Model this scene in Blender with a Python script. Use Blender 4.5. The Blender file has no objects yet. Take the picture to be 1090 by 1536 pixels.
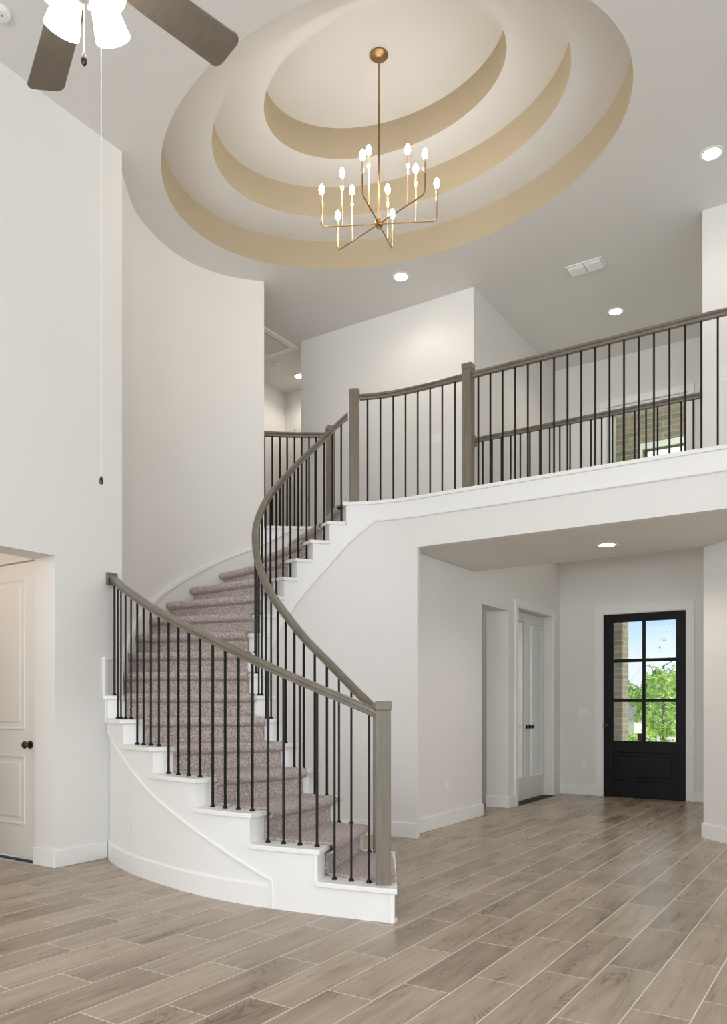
import bpy, bmesh, math, random
from mathutils import Vector
random.seed(7)
C = bpy.context.scene.collection
sc = bpy.context.scene
PI = math.pi

# ------------------------------------------------------------------ camera, sky, lights
TH = math.atan(762/1178)
cam_d = bpy.data.cameras.new('camera'); cam = bpy.data.objects.new('camera', cam_d); C.objects.link(cam)
cam.location = (0, 0, 1.22); cam.rotation_euler = (PI/2, 0, TH)
cam_d.sensor_fit = 'AUTO'; cam_d.sensor_width = 36.0
cam_d.lens = 1178/1536*36.0
cam_d.shift_y = 290/1536
cam_d.clip_start = 0.05; cam_d.clip_end = 400
sc.camera = cam
sc.view_settings.view_transform = 'Standard'
sc.view_settings.look = 'None'
sc.view_settings.gamma = 1.0
sc.view_settings.use_curve_mapping = False
sc.view_settings.exposure = 0.29
try:
    sc.cycles.max_bounces = 14; sc.cycles.diffuse_bounces = 8; sc.cycles.glossy_bounces = 4
    sc.cycles.transparent_max_bounces = 16; sc.cycles.sample_clamp_indirect = 8.0
    sc.cycles.caustics_reflective = False; sc.cycles.caustics_refractive = False
except Exception:
    pass

W = bpy.data.worlds.new('sky'); sc.world = W; W.use_nodes = True
nt = W.node_tree; nt.nodes.clear()
wo = nt.nodes.new('ShaderNodeOutputWorld'); bg = nt.nodes.new('ShaderNodeBackground')
tc = nt.nodes.new('ShaderNodeTexCoord'); sep = nt.nodes.new('ShaderNodeSeparateXYZ')
rmp = nt.nodes.new('ShaderNodeValToRGB'); nz = nt.nodes.new('ShaderNodeTexNoise'); mx = nt.nodes.new('ShaderNodeMixRGB')
rmp.color_ramp.elements[0].position = 0.0; rmp.color_ramp.elements[0].color = (0.86, 0.90, 0.95, 1)
rmp.color_ramp.elements[1].position = 0.26; rmp.color_ramp.elements[1].color = (0.93, 0.95, 0.98, 1)
e = rmp.color_ramp.elements.new(0.055); e.color = (0.82, 0.89, 0.97, 1)
e = rmp.color_ramp.elements.new(0.115); e.color = (0.44, 0.68, 0.93, 1)
nz.inputs['Scale'].default_value = 5.0; nz.inputs['Detail'].default_value = 5.0
r2 = nt.nodes.new('ShaderNodeValToRGB'); r2.color_ramp.elements[0].position = 0.5; r2.color_ramp.elements[1].position = 0.75
mx.inputs[2].default_value = (0.9, 0.93, 0.97, 1)
nt.links.new(tc.outputs['Generated'], sep.inputs[0]); nt.links.new(sep.outputs['Z'], rmp.inputs[0])
nt.links.new(tc.outputs['Generated'], nz.inputs['Vector']); nt.links.new(nz.outputs['Fac'], r2.inputs[0])
nt.links.new(r2.outputs[0], mx.inputs[0]); nt.links.new(rmp.outputs[0], mx.inputs[1])
nt.links.new(mx.outputs[0], bg.inputs['Color']); bg.inputs['Strength'].default_value = 1.0
nt.links.new(bg.outputs[0], wo.inputs[0])

def light(name, kind, loc, rot, energy, color=(1, 1, 1), size=1.0, size_y=None, spot=None):
    d = bpy.data.lights.new(name, kind); d.energy = energy; d.color = color
    if kind == 'AREA':
        d.shape = 'RECTANGLE'; d.size = size; d.size_y = size_y or size
    elif kind == 'SUN':
        d.angle = size
    else:
        d.shadow_soft_size = size
        if spot: d.spot_size = spot; d.spot_blend = 0.6
    o = bpy.data.objects.new(name, d); C.objects.link(o); o.location = loc; o.rotation_euler = rot
    return o
light('sun', 'SUN', (0, 30, 20), (math.radians(48), 0, math.radians(115)), 3.2, (1, 0.95, 0.86), 0.02)
# daylight through the living room's tall windows, behind and to the right of the camera
light('window_daylight', 'AREA', (-0.8, -4.6, 1.9), (PI/2, 0, 0), 320, (0.87, 0.935, 1.0), 8.0, 3.4)
light('window_daylight', 'AREA', (4.7, 1.0, 1.8), (PI/2, 0, PI/2), 170, (0.87, 0.935, 1.0), 7.0, 3.2)

# ------------------------------------------------------------------ materials
def mat(name, base, rough=0.6, metal=0.0, emit=None, estr=0.0, bump=0.0, bscale=80, vary=0.0, vscale=6, spec=0.5):
    m = bpy.data.materials.new(name); m.use_nodes = True
    n = m.node_tree.nodes; l = m.node_tree.links; b = n['Principled BSDF']
    b.inputs['Base Color'].default_value = (*base, 1); b.inputs['Roughness'].default_value = rough
    b.inputs['Metallic'].default_value = metal
    b.inputs['Specular IOR Level'].default_value = spec
    if emit: b.inputs['Emission Color'].default_value = (*emit, 1); b.inputs['Emission Strength'].default_value = estr
    g = n.new('ShaderNodeNewGeometry')
    if vary:
        t = n.new('ShaderNodeTexNoise'); t.inputs['Scale'].default_value = vscale; t.inputs['Detail'].default_value = 6
        r = n.new('ShaderNodeValToRGB')
        r.color_ramp.elements[0].position = 0.3; r.color_ramp.elements[1].position = 0.7
        r.color_ramp.elements[0].color = (*[c*(1-vary) for c in base], 1); r.color_ramp.elements[1].color = (*[min(1, c*(1+vary)) for c in base], 1)
        l.new(g.outputs['Position'], t.inputs['Vector']); l.new(t.outputs['Fac'], r.inputs[0]); l.new(r.outputs[0], b.inputs['Base Color'])
    if bump:
        t = n.new('ShaderNodeTexNoise'); t.inputs['Scale'].default_value = bscale; t.inputs['Detail'].default_value = 3
        bp = n.new('ShaderNodeBump'); bp.inputs['Strength'].default_value = bump; bp.inputs['Distance'].default_value = 0.01
        l.new(g.outputs['Position'], t.inputs['Vector']); l.new(t.outputs['Fac'], bp.inputs['Height']); l.new(bp.outputs[0], b.inputs['Normal'])
    return m

M = {}
M['wall'] = mat('wall_paint', (0.80, 0.79, 0.77), 0.75, bump=0.05, bscale=120, vary=0.008, vscale=2)
M['ceil'] = mat('ceiling_paint', (0.76, 0.745, 0.72), 0.85, bump=0.06, bscale=120, vary=0.008, vscale=2)
M['tan'] = mat('tray_face_paint', (0.43, 0.358, 0.25), 0.8, bump=0.05, bscale=120, vary=0.015, vscale=2)
M['trim'] = mat('trim_paint', (0.86, 0.86, 0.85), 0.38, vary=0.006, vscale=3)
M['doorwhite'] = mat('door_paint', (0.80, 0.79, 0.77), 0.4, vary=0.006, vscale=3)
M['iron'] = mat('black_iron', (0.010, 0.008, 0.007), 0.5, vary=0.15, vscale=40, spec=0.25)
M['blackdoor'] = mat('black_door_paint', (0.004, 0.004, 0.005), 0.45, vary=0.2, vscale=20, spec=0.22)
M['knob'] = mat('dark_bronze', (0.05, 0.045, 0.04), 0.25, metal=0.8, vary=0.1, vscale=30)
M['brass'] = mat('aged_brass', (0.42, 0.27, 0.13), 0.32, metal=1.0, vary=0.08, vscale=40)
M['sleeve'] = mat('candle_brass', (0.62, 0.50, 0.34), 0.35, metal=0.8, vary=0.05, vscale=40)
M['bulb'] = mat('lit_bulb', (1, 0.9, 0.75), 0.3, emit=(1.0, 0.93, 0.83), estr=80, vary=0.01)
M['lens'] = mat('lit_lens', (1, 1, 1), 0.4, emit=(1.0, 0.97, 0.92), estr=22, vary=0.01)
M['shade'] = mat('lit_glass_shade', (1, 1, 0.98), 0.3, emit=(1.0, 0.95, 0.88), estr=6, vary=0.01)
M['plastic'] = mat('white_plastic', (0.84, 0.84, 0.82), 0.35, vary=0.01)
M['pewter'] = mat('brushed_nickel', (0.45, 0.43, 0.40), 0.35, metal=0.9, vary=0.05, vscale=60)
M['dark'] = mat('dark_gap', (0.03, 0.028, 0.026), 0.8, vary=0.1)  # in the door gaps this near-black stands in for shade
M['whitecarpet'] = mat('pale_carpet', (0.70, 0.68, 0.65), 0.95, bump=0.3, bscale=300, vary=0.05, vscale=80)

def wood(name, c0, c1, rough, ax=2, sc_=(40, 40, 4)):
    m = bpy.data.materials.new(name); m.use_nodes = True
    n = m.node_tree.nodes; l = m.node_tree.links; b = n['Principled BSDF']; b.inputs['Roughness'].default_value = rough
    g = n.new('ShaderNodeTexCoord'); mp = n.new('ShaderNodeMapping'); mp.inputs['Scale'].default_value = sc_
    t = n.new('ShaderNodeTexNoise'); t.inputs['Scale'].default_value = 1.0; t.inputs['Detail'].default_value = 5; t.inputs['Distortion'].default_value = 0.4
    r = n.new('ShaderNodeValToRGB'); r.color_ramp.elements[0].position = 0.32; r.color_ramp.elements[1].position = 0.68
    r.color_ramp.elements[0].color = (*c0, 1); r.color_ramp.elements[1].color = (*c1, 1)
    bp = n.new('ShaderNodeBump'); bp.inputs['Strength'].default_value = 0.08; bp.inputs['Distance'].default_value = 0.005
    l.new(g.outputs['Object'], mp.inputs[0]); l.new(mp.outputs[0], t.inputs['Vector']); l.new(t.outputs['Fac'], r.inputs[0])
    l.new(r.outputs[0], b.inputs['Base Color']); l.new(t.outputs['Fac'], bp.inputs['Height']); l.new(bp.outputs[0], b.inputs['Normal'])
    return m
M['oak'] = wood('greyed_oak', (0.150, 0.128, 0.098), (0.20, 0.174, 0.138), 0.34)
M['oakrail'] = wood('greyed_oak_rail', (0.150, 0.128, 0.098), (0.195, 0.170, 0.134), 0.28, sc_=(9, 9, 9))
M['blade'] = wood('fan_blade_wood', (0.175, 0.148, 0.118), (0.205, 0.175, 0.142), 0.4, sc_=(4, 40, 40))

def carpet():
    m = bpy.data.materials.new('mauve_carpet'); m.use_nodes = True
    n = m.node_tree.nodes; l = m.node_tree.links; b = n['Principled BSDF']
    b.inputs['Roughness'].default_value = 1.0; b.inputs['Specular IOR Level'].default_value = 0.1
    b.inputs['Sheen Weight'].default_value = 0.25
    g = n.new('ShaderNodeNewGeometry')
    t = n.new('ShaderNodeTexNoise'); t.inputs['Scale'].default_value = 85; t.inputs['Detail'].default_value = 5; t.inputs['Roughness'].default_value = 0.75
    r = n.new('ShaderNodeValToRGB')
    r.color_ramp.elements[0].position = 0.34; r.color_ramp.elements[0].color = (0.22, 0.17, 0.155, 1)
    r.color_ramp.elements[1].position = 0.66; r.color_ramp.elements[1].color = (0.90, 0.81, 0.76, 1)
    e = r.color_ramp.elements.new(0.5); e.color = (0.54, 0.452, 0.42, 1)
    bp = n.new('ShaderNodeBump'); bp.inputs['Strength'].default_value = 0.9; bp.inputs['Distance'].default_value = 0.012
    l.new(g.outputs['Position'], t.inputs['Vector']); l.new(t.outputs['Fac'], r.inputs[0]); l.new(r.outputs[0], b.inputs['Base Color'])
    l.new(t.outputs['Fac'], bp.inputs['Height']); l.new(bp.outputs[0], b.inputs['Normal'])
    return m
M['carpet'] = carpet()

def floor_mat():
    m = bpy.data.materials.new('wood_look_tile'); m.use_nodes = True
    n = m.node_tree.nodes; l = m.node_tree.links; b = n['Principled BSDF']
    def math_(op, a, b_=None, c=None):
        k = n.new('ShaderNodeMath'); k.operation = op
        for i, v in enumerate((a, b_, c)):
            if v is None: continue
            if isinstance(v, (int, float)): k.inputs[i].default_value = v
            else: l.new(v, k.inputs[i])
        return k.outputs[0]
    g = n.new('ShaderNodeNewGeometry'); s = n.new('ShaderNodeSeparateXYZ'); l.new(g.outputs['Position'], s.inputs[0])
    X, Y = s.outputs['X'], s.outputs['Y']
    wd, L = 0.2285, 0.737
    rx = math_('DIVIDE', math_('ADD', X, 1.50 + 40*wd), wd); row = math_('FLOOR', rx); fx = math_('SUBTRACT', rx, row)
    ry = math_('SUBTRACT', math_('DIVIDE', math_('ADD', Y, 40*L-2.99), L), math_('DIVIDE', math_('ADD', row, -39.0), 3.0)); col = math_('FLOOR', ry); fy = math_('SUBTRACT', ry, col)
    cv = n.new('ShaderNodeCombineXYZ'); l.new(row, cv.inputs[0]); l.new(col, cv.inputs[1])
    wh = n.new('ShaderNodeTexWhiteNoise'); wh.noise_dimensions = '3D'; l.new(cv.outputs[0], wh.inputs['Vector'])
    h = wh.outputs['Value']
    # grout
    def edge(fr, size, half):
        d = math_('MULTIPLY', math_('MINIMUM', fr, math_('SUBTRACT', 1.0, fr)), size)
        return math_('LESS_THAN', d, half)
    gr = math_('MAXIMUM', edge(fx, wd, 0.0030), edge(fy, L, 0.0030))
    # grain
    gv = n.new('ShaderNodeCombineXYZ'); l.new(math_('MULTIPLY', X, 34.0), gv.inputs[0]); l.new(math_('MULTIPLY', Y, 2.6), gv.inputs[1]); l.new(math_('MULTIPLY', h, 60.0), gv.inputs[2])
    g1 = n.new('ShaderNodeTexNoise'); g1.inputs['Scale'].default_value = 1.0; g1.inputs['Detail'].default_value = 5; g1.inputs['Distortion'].default_value = 0.6
    l.new(gv.outputs[0], g1.inputs['Vector'])
    gv2 = n.new('ShaderNodeCombineXYZ'); l.new(math_('MULTIPLY', X, 5.2), gv2.inputs[0]); l.new(math_('MULTIPLY', Y, 1.5), gv2.inputs[1]); l.new(math_('MULTIPLY', h, 90.0), gv2.inputs[2])
    g2 = n.new('ShaderNodeTexNoise'); g2.inputs['Scale'].default_value = 1.0; g2.inputs['Detail'].default_value = 1.2; l.new(gv2.outputs[0], g2.inputs['Vector'])
    ring = math_('SINE', math_('MULTIPLY', g2.outputs['Fac'], 150.0))
    ring = math_('POWER', math_('MULTIPLY', math_('ADD', ring, 1.0), 0.5), 3.0)
    gv3 = n.new('ShaderNodeCombineXYZ'); l.new(math_('MULTIPLY', X, 7.0), gv3.inputs[0]); l.new(math_('MULTIPLY', Y, 1.6), gv3.inputs[1]); l.new(math_('MULTIPLY', h, 33.0), gv3.inputs[2])
    g3 = n.new('ShaderNodeTexNoise'); g3.inputs['Scale'].default_value = 1.0; l.new(gv3.outputs[0], g3.inputs['Vector'])
    mr = n.new('ShaderNodeMapRange'); mr.inputs['From Min'].default_value = 0.55; mr.inputs['From Max'].default_value = 0.66; l.new(g3.outputs['Fac'], mr.inputs['Value'])
    ringm = math_('MULTIPLY', ring, math_('MULTIPLY', mr.outputs[0], 0.34))
    val = math_('ADD', math_('MULTIPLY', h, 0.26), math_('MULTIPLY', g1.outputs['Fac'], 0.66))
    val = math_('ADD', val, math_('MULTIPLY', math_('SUBTRACT', g3.outputs['Fac'], 0.5), -0.5))
    r = n.new('ShaderNodeValToRGB'); l.new(math_('SUBTRACT', val, ringm), r.inputs[0])
    cr = r.color_ramp
    cr.elements[0].position = 0.05; cr.elements[0].color = (0.18, 0.13, 0.094, 1)
    cr.elements[1].position = 0.85; cr.elements[1].color = (0.54, 0.445, 0.345, 1)
    e = cr.elements.new(0.36); e.color = (0.31, 0.238, 0.172, 1)
    e = cr.elements.new(0.55); e.color = (0.40, 0.318, 0.234, 1)
    mxx = n.new('ShaderNodeMixRGB'); l.new(gr, mxx.inputs[0]); l.new(r.outputs[0], mxx.inputs[1]); mxx.inputs[2].default_value = (0.72, 0.67, 0.60, 1)
    l.new(mxx.outputs[0], b.inputs['Base Color'])
    rr = math_('ADD', math_('MULTIPLY', g1.outputs['Fac'], 0.12), math_('ADD', math_('MULTIPLY', gr, 0.25), 0.23)); l.new(rr, b.inputs['Roughness'])
    bp = n.new('ShaderNodeBump'); bp.inputs['Strength'].default_value = 0.35; bp.inputs['Distance'].default_value = 0.003
    l.new(math_('SUBTRACT', math_('MULTIPLY', g1.outputs['Fac'], 0.25), gr), bp.inputs['Height']); l.new(bp.outputs[0], b.inputs['Normal'])
    return m
M['floor'] = floor_mat()

def brick_mat(name, c1, c2, mortar):
    m = bpy.data.materials.new(name); m.use_nodes = True
    n = m.node_tree.nodes; l = m.node_tree.links; b = n['Principled BSDF']; b.inputs['Roughness'].default_value = 0.9
    g = n.new('ShaderNodeNewGeometry'); s = n.new('ShaderNodeSeparateXYZ'); l.new(g.outputs['Position'], s.inputs[0])
    a = n.new('ShaderNodeMath'); a.operation = 'ADD'; l.new(s.outputs['X'], a.inputs[0]); l.new(s.outputs['Y'], a.inputs[1])
    cv = n.new('ShaderNodeCombineXYZ'); l.new(a.outputs[0], cv.inputs[0]); l.new(s.outputs['Z'], cv.inputs[1])
    br = n.new('ShaderNodeTexBrick'); br.inputs['Scale'].default_value = 1.0
    br.inputs['Brick Width'].default_value = 0.24; br.inputs['Row Height'].default_value = 0.085; br.inputs['Mortar Size'].default_value = 0.008
    br.inputs['Color1'].default_value = (*c1, 1); br.inputs['Color2'].default_value = (*c2, 1); br.inputs['Mortar'].default_value = (*mortar, 1)
    t = n.new('ShaderNodeTexNoise'); t.inputs['Scale'].default_value = 9; l.new(g.outputs['Position'], t.inputs['Vector'])
    mx_ = n.new('ShaderNodeMixRGB'); mx_.blend_type = 'MULTIPLY'; mx_.inputs[0].default_value = 0.6
    l.new(cv.outputs[0], br.inputs['Vector']); l.new(br.outputs['Color'], mx_.inputs[1]); l.new(t.outputs['Color'], mx_.inputs[2]); l.new(mx_.outputs[0], b.inputs['Base Color'])
    return m
M['brick'] = brick_mat('tan_brick', (0.44, 0.39, 0.29), (0.31, 0.27, 0.195), (0.55, 0.51, 0.42))

def glass_mat():
    m = bpy.data.materials.new('clear_glass'); m.use_nodes = True
    n = m.node_tree.nodes; l = m.node_tree.links; n.remove(n['Principled BSDF'])
    o = n['Material Output']; tr = n.new('ShaderNodeBsdfTransparent'); gl = n.new('ShaderNodeBsdfGlossy'); gl.inputs['Roughness'].default_value = 0.02
    lwt = n.new('ShaderNodeLayerWeight'); pw5 = n.new('ShaderNodeMath'); pw5.operation = 'POWER'; pw5.inputs[1].default_value = 5.0; l.new(lwt.outputs['Facing'], pw5.inputs[0])
    fr = n.new('ShaderNodeMath'); fr.operation = 'MULTIPLY_ADD'; fr.inputs[1].default_value = 0.9; fr.inputs[2].default_value = 0.04; l.new(pw5.outputs[0], fr.inputs[0]); mxs = n.new('ShaderNodeMixShader')
    tr.inputs['Color'].default_value = (0.95, 0.97, 0.97, 1)
    l.new(fr.outputs[0], mxs.inputs[0]); l.new(tr.outputs[0], mxs.inputs[1]); l.new(gl.outputs[0], mxs.inputs[2]); l.new(mxs.outputs[0], o.inputs['Surface'])
    return m
M['glass'] = glass_mat()
def leaf_mat(name, a, b_):
    m = bpy.data.materials.new(name); m.use_nodes = True
    n = m.node_tree.nodes; l = m.node_tree.links; b = n['Principled BSDF']; b.inputs['Roughness'].default_value = 0.6
    g = n.new('ShaderNodeNewGeometry'); t = n.new('ShaderNodeTexNoise'); t.inputs['Scale'].default_value = 4; l.new(g.outputs['Position'], t.inputs['Vector'])
    r = n.new('ShaderNodeValToRGB'); r.color_ramp.elements[0].position = 0.35; r.color_ramp.elements[1].position = 0.65
    r.color_ramp.elements[0].color = (*a, 1); r.color_ramp.elements[1].color = (*b_, 1)
    l.new(t.outputs['Fac'], r.inputs[0]); l.new(r.outputs[0], b.inputs['Base Color'])
    return m
M['leaf'] = leaf_mat('bright_leaf', (0.22, 0.45, 0.04), (0.50, 0.75, 0.12))
M['leaf2'] = leaf_mat('hedge_leaf', (0.12, 0.28, 0.04), (0.34, 0.55, 0.10))
M['bark'] = mat('bark', (0.16, 0.12, 0.09), 0.9, vary=0.3, vscale=20, bump=0.3)
M['grass'] = mat('lawn', (0.26, 0.34, 0.10), 0.95, vary=0.4, vscale=1.2)
M['concrete'] = mat('concrete', (0.55, 0.53, 0.50), 0.9, vary=0.1, vscale=3)
M['roof'] = mat('grey_shingle', (0.20, 0.20, 0.21), 0.9, vary=0.15, vscale=4)

# ------------------------------------------------------------------ mesh helpers
class MB:
    def __init__(s): s.v = []; s.f = []
    def add(s, vs, fs):
        o = len(s.v); s.v += [tuple(v) for v in vs]; s.f += [tuple(i+o for i in f) for f in fs]; return s
    def box(s, x0, x1, y0, y1, z0, z1):
        vs = [(x, y, z) for z in (z0, z1) for y in (y0, y1) for x in (x0, x1)]
        return s.add(vs, [(0, 2, 3, 1), (4, 5, 7, 6), (0, 1, 5, 4), (2, 6, 7, 3), (0, 4, 6, 2), (1, 3, 7, 5)])
    def obox(s, c, ax, hx, hy, z0, z1):
        """box turned so its x axis follows the plan vector ax"""
        a = Vector((ax[0], ax[1])).normalized(); b = Vector((-a.y, a.x)); vs = []
        for z in (z0, z1):
            for sx, sy in ((-1, -1), (1, -1), (1, 1), (-1, 1)):
                p = Vector((c[0], c[1])) + a*hx*sx + b*hy*sy; vs.append((p.x, p.y, z))
        return s.add(vs, [(0, 3, 2, 1), (4, 5, 6, 7), (0, 1, 5, 4), (1, 2, 6, 5), (2, 3, 7, 6), (3, 0, 4, 7)])
    def prism(s, poly, z0, z1):
        n = len(poly); vs = [(p[0], p[1], z0) for p in poly] + [(p[0], p[1], z1) for p in poly]
        return s.add(vs, [tuple(range(n))[::-1], tuple(range(n, 2*n))] + [(i, (i+1) % n, n+(i+1) % n, n+i) for i in range(n)])
    def tube(s, pts, r, n=10, cap=True):
        pts = [Vector(p) for p in pts]; rs = r if isinstance(r, (list, tuple)) else [r]*len(pts); o = len(s.v); u = None
        for i, p in enumerate(pts):
            d = (pts[min(i+1, len(pts)-1)] - pts[max(i-1, 0)]).normalized()
            if u is None: u = d.orthogonal().normalized()
            else: u = (u - d*u.dot(d)).normalized()
            w = d.cross(u)
            for k in range(n):
                a = 2*PI*k/n; q = p + (u*math.cos(a) + w*math.sin(a))*rs[i]; s.v.append(tuple(q))
        for i in range(len(pts)-1):
            for k in range(n):
                a = o+i*n+k; b = o+i*n+(k+1) % n; s.f.append((a, b, b+n, a+n))
        if cap:
            s.f.append(tuple(o+k for k in range(n))[::-1]); s.f.append(tuple(o+(len(pts)-1)*n+k for k in range(n)))
        return s
    def lathe(s, prof, c=(0, 0, 0), n=24, axis=None):
        """prof: (r, h) pairs turned about an axis through c (default z)"""
        ax = Vector(axis).normalized() if axis else Vector((0, 0, 1)); u = ax.orthogonal().normalized(); w = ax.cross(u); o = len(s.v); c = Vector(c)
        for r, h in prof:
            for k in range(n):
                a = 2*PI*k/n; s.v.append(tuple(c + ax*h + (u*math.cos(a) + w*math.sin(a))*max(r, 1e-5)))
        for i in range(len(prof)-1):
            for k in range(n):
                a = o+i*n+k; b = o+i*n+(k+1) % n; s.f.append((a, b, b+n, a+n))
        s.f.append(tuple(o+k for k in range(n))[::-1]); s.f.append(tuple(o+(len(prof)-1)*n+k for k in range(n)))
        return s
    def loft(s, rings, closed=True, caps=True):
        o = len(s.v); n = len(rings[0])
        for r in rings: s.v += [tuple(p) for p in r]
        m = n if closed else n-1
        for i in range(len(rings)-1):
            for k in range(m):
                a = o+i*n+k; b = o+i*n+(k+1) % n; s.f.append((a, b, b+n, a+n))
        if caps and closed:
            s.f.append(tuple(o+k for k in range(n))[::-1]); s.f.append(tuple(o+(len(rings)-1)*n+k for k in range(n)))
        return s
    def build(s, name, m, parent=None, smooth=False, bevel=0.0, loc=None):
        me = bpy.data.meshes.new(name)
        off = Vector(loc) if loc else Vector((0, 0, 0))
        me.from_pydata([tuple(Vector(v)-off) for v in s.v], [], s.f)
        bm = bmesh.new(); bm.from_mesh(me); bmesh.ops.recalc_face_normals(bm, faces=bm.faces)
        if bevel:
            ed = [e for e in bm.edges if len(e.link_faces) == 2 and e.calc_face_angle(0) > 0.6]
            bmesh.ops.bevel(bm, geom=ed, offset=bevel, segments=2, affect='EDGES', profile=0.5, clamp_overlap=True)
        bm.to_mesh(me); bm.free()
        me.materials.append(M[m] if isinstance(m, str) else m)
        if smooth:
            for p in me.polygons: p.use_smooth = True
            try: me.set_sharp_from_angle(angle=math.radians(40))
            except Exception: pass
        o = bpy.data.objects.new(name, me); C.objects.link(o)
        if parent is not None:
            o.parent = parent
            pw = Vector((0, 0, 0)); q = parent
            while q is not None: pw += q.location; q = q.parent
            o.location = off - pw
        else: o.location = off
        return o
def tag(o, label, cat, group=None, kind=None):
    o['label'] = label; o['category'] = cat
    if group: o['group'] = group
    if kind: o['kind'] = kind
    return o
def thing(name, loc, label, cat, group=None):
    o = bpy.data.objects.new(name, None); o.empty_display_size = 0.1; C.objects.link(o); o.location = loc
    return tag(o, label, cat, group)
def struct(mb, name, m, label=None, bevel=0.0, smooth=False):
    o = mb.build(name, m, bevel=bevel, smooth=smooth); o['kind'] = 'structure'
    o['label'] = label or name.replace('_', ' '); o['category'] = name.split('_')[0]
    return o

def cr(pts):
    P = [Vector((p[0], p[1])) for p in pts]
    P = [P[0]*2-P[1]] + P + [P[-1]*2-P[-2]]
    def f(t):          # t in 0..len-1
        i = max(0, min(int(math.floor(t)), len(pts)-2)); u = t-i
        a, b, c, d = P[i], P[i+1], P[i+2], P[i+3]
        return 0.5*((2*b) + (c-a)*u + (2*a-5*b+4*c-d)*u*u + (3*b-a-3*c+d)*u**3)
    return f
def fr(a, b, n): return [a+(b-a)*i/n for i in range(n+1)]

# ------------------------------------------------------------------ stair geometry (index t = riser number)
RISE1, RISE = 0.197, 0.1836
ZF = 3.135                              # upper floor
ZC = 5.743                              # main ceiling
def zk(k): return 0.0 if k <= 0 else RISE1 + (k-1)*RISE
def nose(t): return RISE1 + (t-1)*RISE
IN = [(-2.83, 4.70), (-3.04, 4.695), (-3.25, 4.695), (-3.465, 4.705), (-3.665, 4.745), (-3.865, 4.81), (-4.04, 4.90), (-4.20, 5.015),
      (-4.34, 5.15), (-4.448, 5.285), (-4.518, 5.42), (-4.55, 5.548), (-4.538, 5.674), (-4.484, 5.796), (-4.395, 5.92), (-4.285, 6.037), (-4.165, 6.14),
      (-3.965, 6.23), (-3.75, 6.285), (-3.50, 6.303), (-3.2, 6.303), (-2.9, 6.303)]
OUT = [(-2.242, 3.779), (-2.713, 3.70), (-3.183, 3.646), (-3.666, 3.667), (-4.181, 3.774), (-4.654, 3.921), (-5.13, 4.165), (-5.335, 4.475),
       (-5.515, 4.70), (-5.67, 4.93), (-5.775, 5.20), (-5.84, 5.49), (-5.832, 5.81), (-5.715, 6.13), (-5.46, 6.45), (-5.20, 6.665), (-4.93, 6.85)]
_fi, _fo = cr(IN), cr(OUT)
def pin(t): return _fi(t-1)
def pout(t): return _fo(t-1)
def _perp(f, t, sgn):
    d = (f(t+0.02) - f(t-0.02)).normalized(); return Vector((-d.y, d.x))*sgn
def oin(t, off): return pin(t) + _perp(pin, t, 1)*off        # off > 0: towards the stair
def oout(t, off): return pout(t) + _perp(pout, t, -1)*off    # off > 0: towards the stair

# ------------------------------------------------------------------ setting: floor, walls, ceiling
struct(MB().box(-7.6, 5.2, -5.2, 10.72, -0.12, 0), 'floor', 'floor', 'brown wood-look plank tile floor')

# left living room wall with the cased opening
lw = MB().box(-5.39, -5.142, 3.69, 4.317, 0, ZC).box(-5.39, -5.142, -5.0, 2.35, 0, ZC).box(-5.39, -5.142, 2.35, 3.69, 2.343, ZC)
struct(lw, 'wall_left', 'wall', 'tall white wall left of the stairs with an opening to a passage')
struct(MB().box(-7.4, -5.4, 3.70, 3.82, 2.345, 2.74).box(-7.4, -6.32, 3.70, 3.82, 0, 2.345).box(-7.4, -7.3, 1.6, 3.7, 0, 2.74).box(-7.4, -5.39, 1.5, 1.6, 0, 2.74), 'wall_passage', 'wall', 'white passage walls behind the left opening')
struct(MB().box(-7.4, -5.39, 1.5, 3.82, 2.74, 2.8), 'ceiling_passage', 'ceil', 'passage ceiling behind the left opening')
light('passage_lamp', 'POINT', (-6.1, 2.7, 2.5), (0, 0, 0), 9, (1, 0.80, 0.60), 0.1)

# curved stair wall
ts = fr(7.0, 15.06, 60)
pts = [Vector((-5.2, 4.317))] + [pout(t) for t in ts if pout(t).y > 4.33]
cw = MB(); rings = []
for i, p in enumerate(pts):
    d = (pts[min(i+1, len(pts)-1)] - pts[max(i-1, 0)]).normalized(); nn = Vector((-d.y, d.x))
    q = p + nn*0.14
    rings.append([(p.x, p.y, 0), (p.x, p.y, ZC), (q.x, q.y, ZC), (q.x, q.y, 0)])
cw.loft(rings); struct(cw, 'wall_curved', 'wall', 'tall white curved wall following the staircase', smooth=True)
WE = pts[-1]

# low curved wall carrying the upper landing edge
rings = []
for t in fr(15.06, 17.0, 14):
    p = pout(t); q = oout(t, -0.10); rings.append([(p.x, p.y, 0), (p.x, p.y, ZF-0.03), (q.x, q.y, ZF-0.03), (q.x, q.y, 0)])
struct(MB().loft(rings), 'wall_landing', 'trim', 'white fascia under the landing railing at the stair top', smooth=True)

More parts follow.
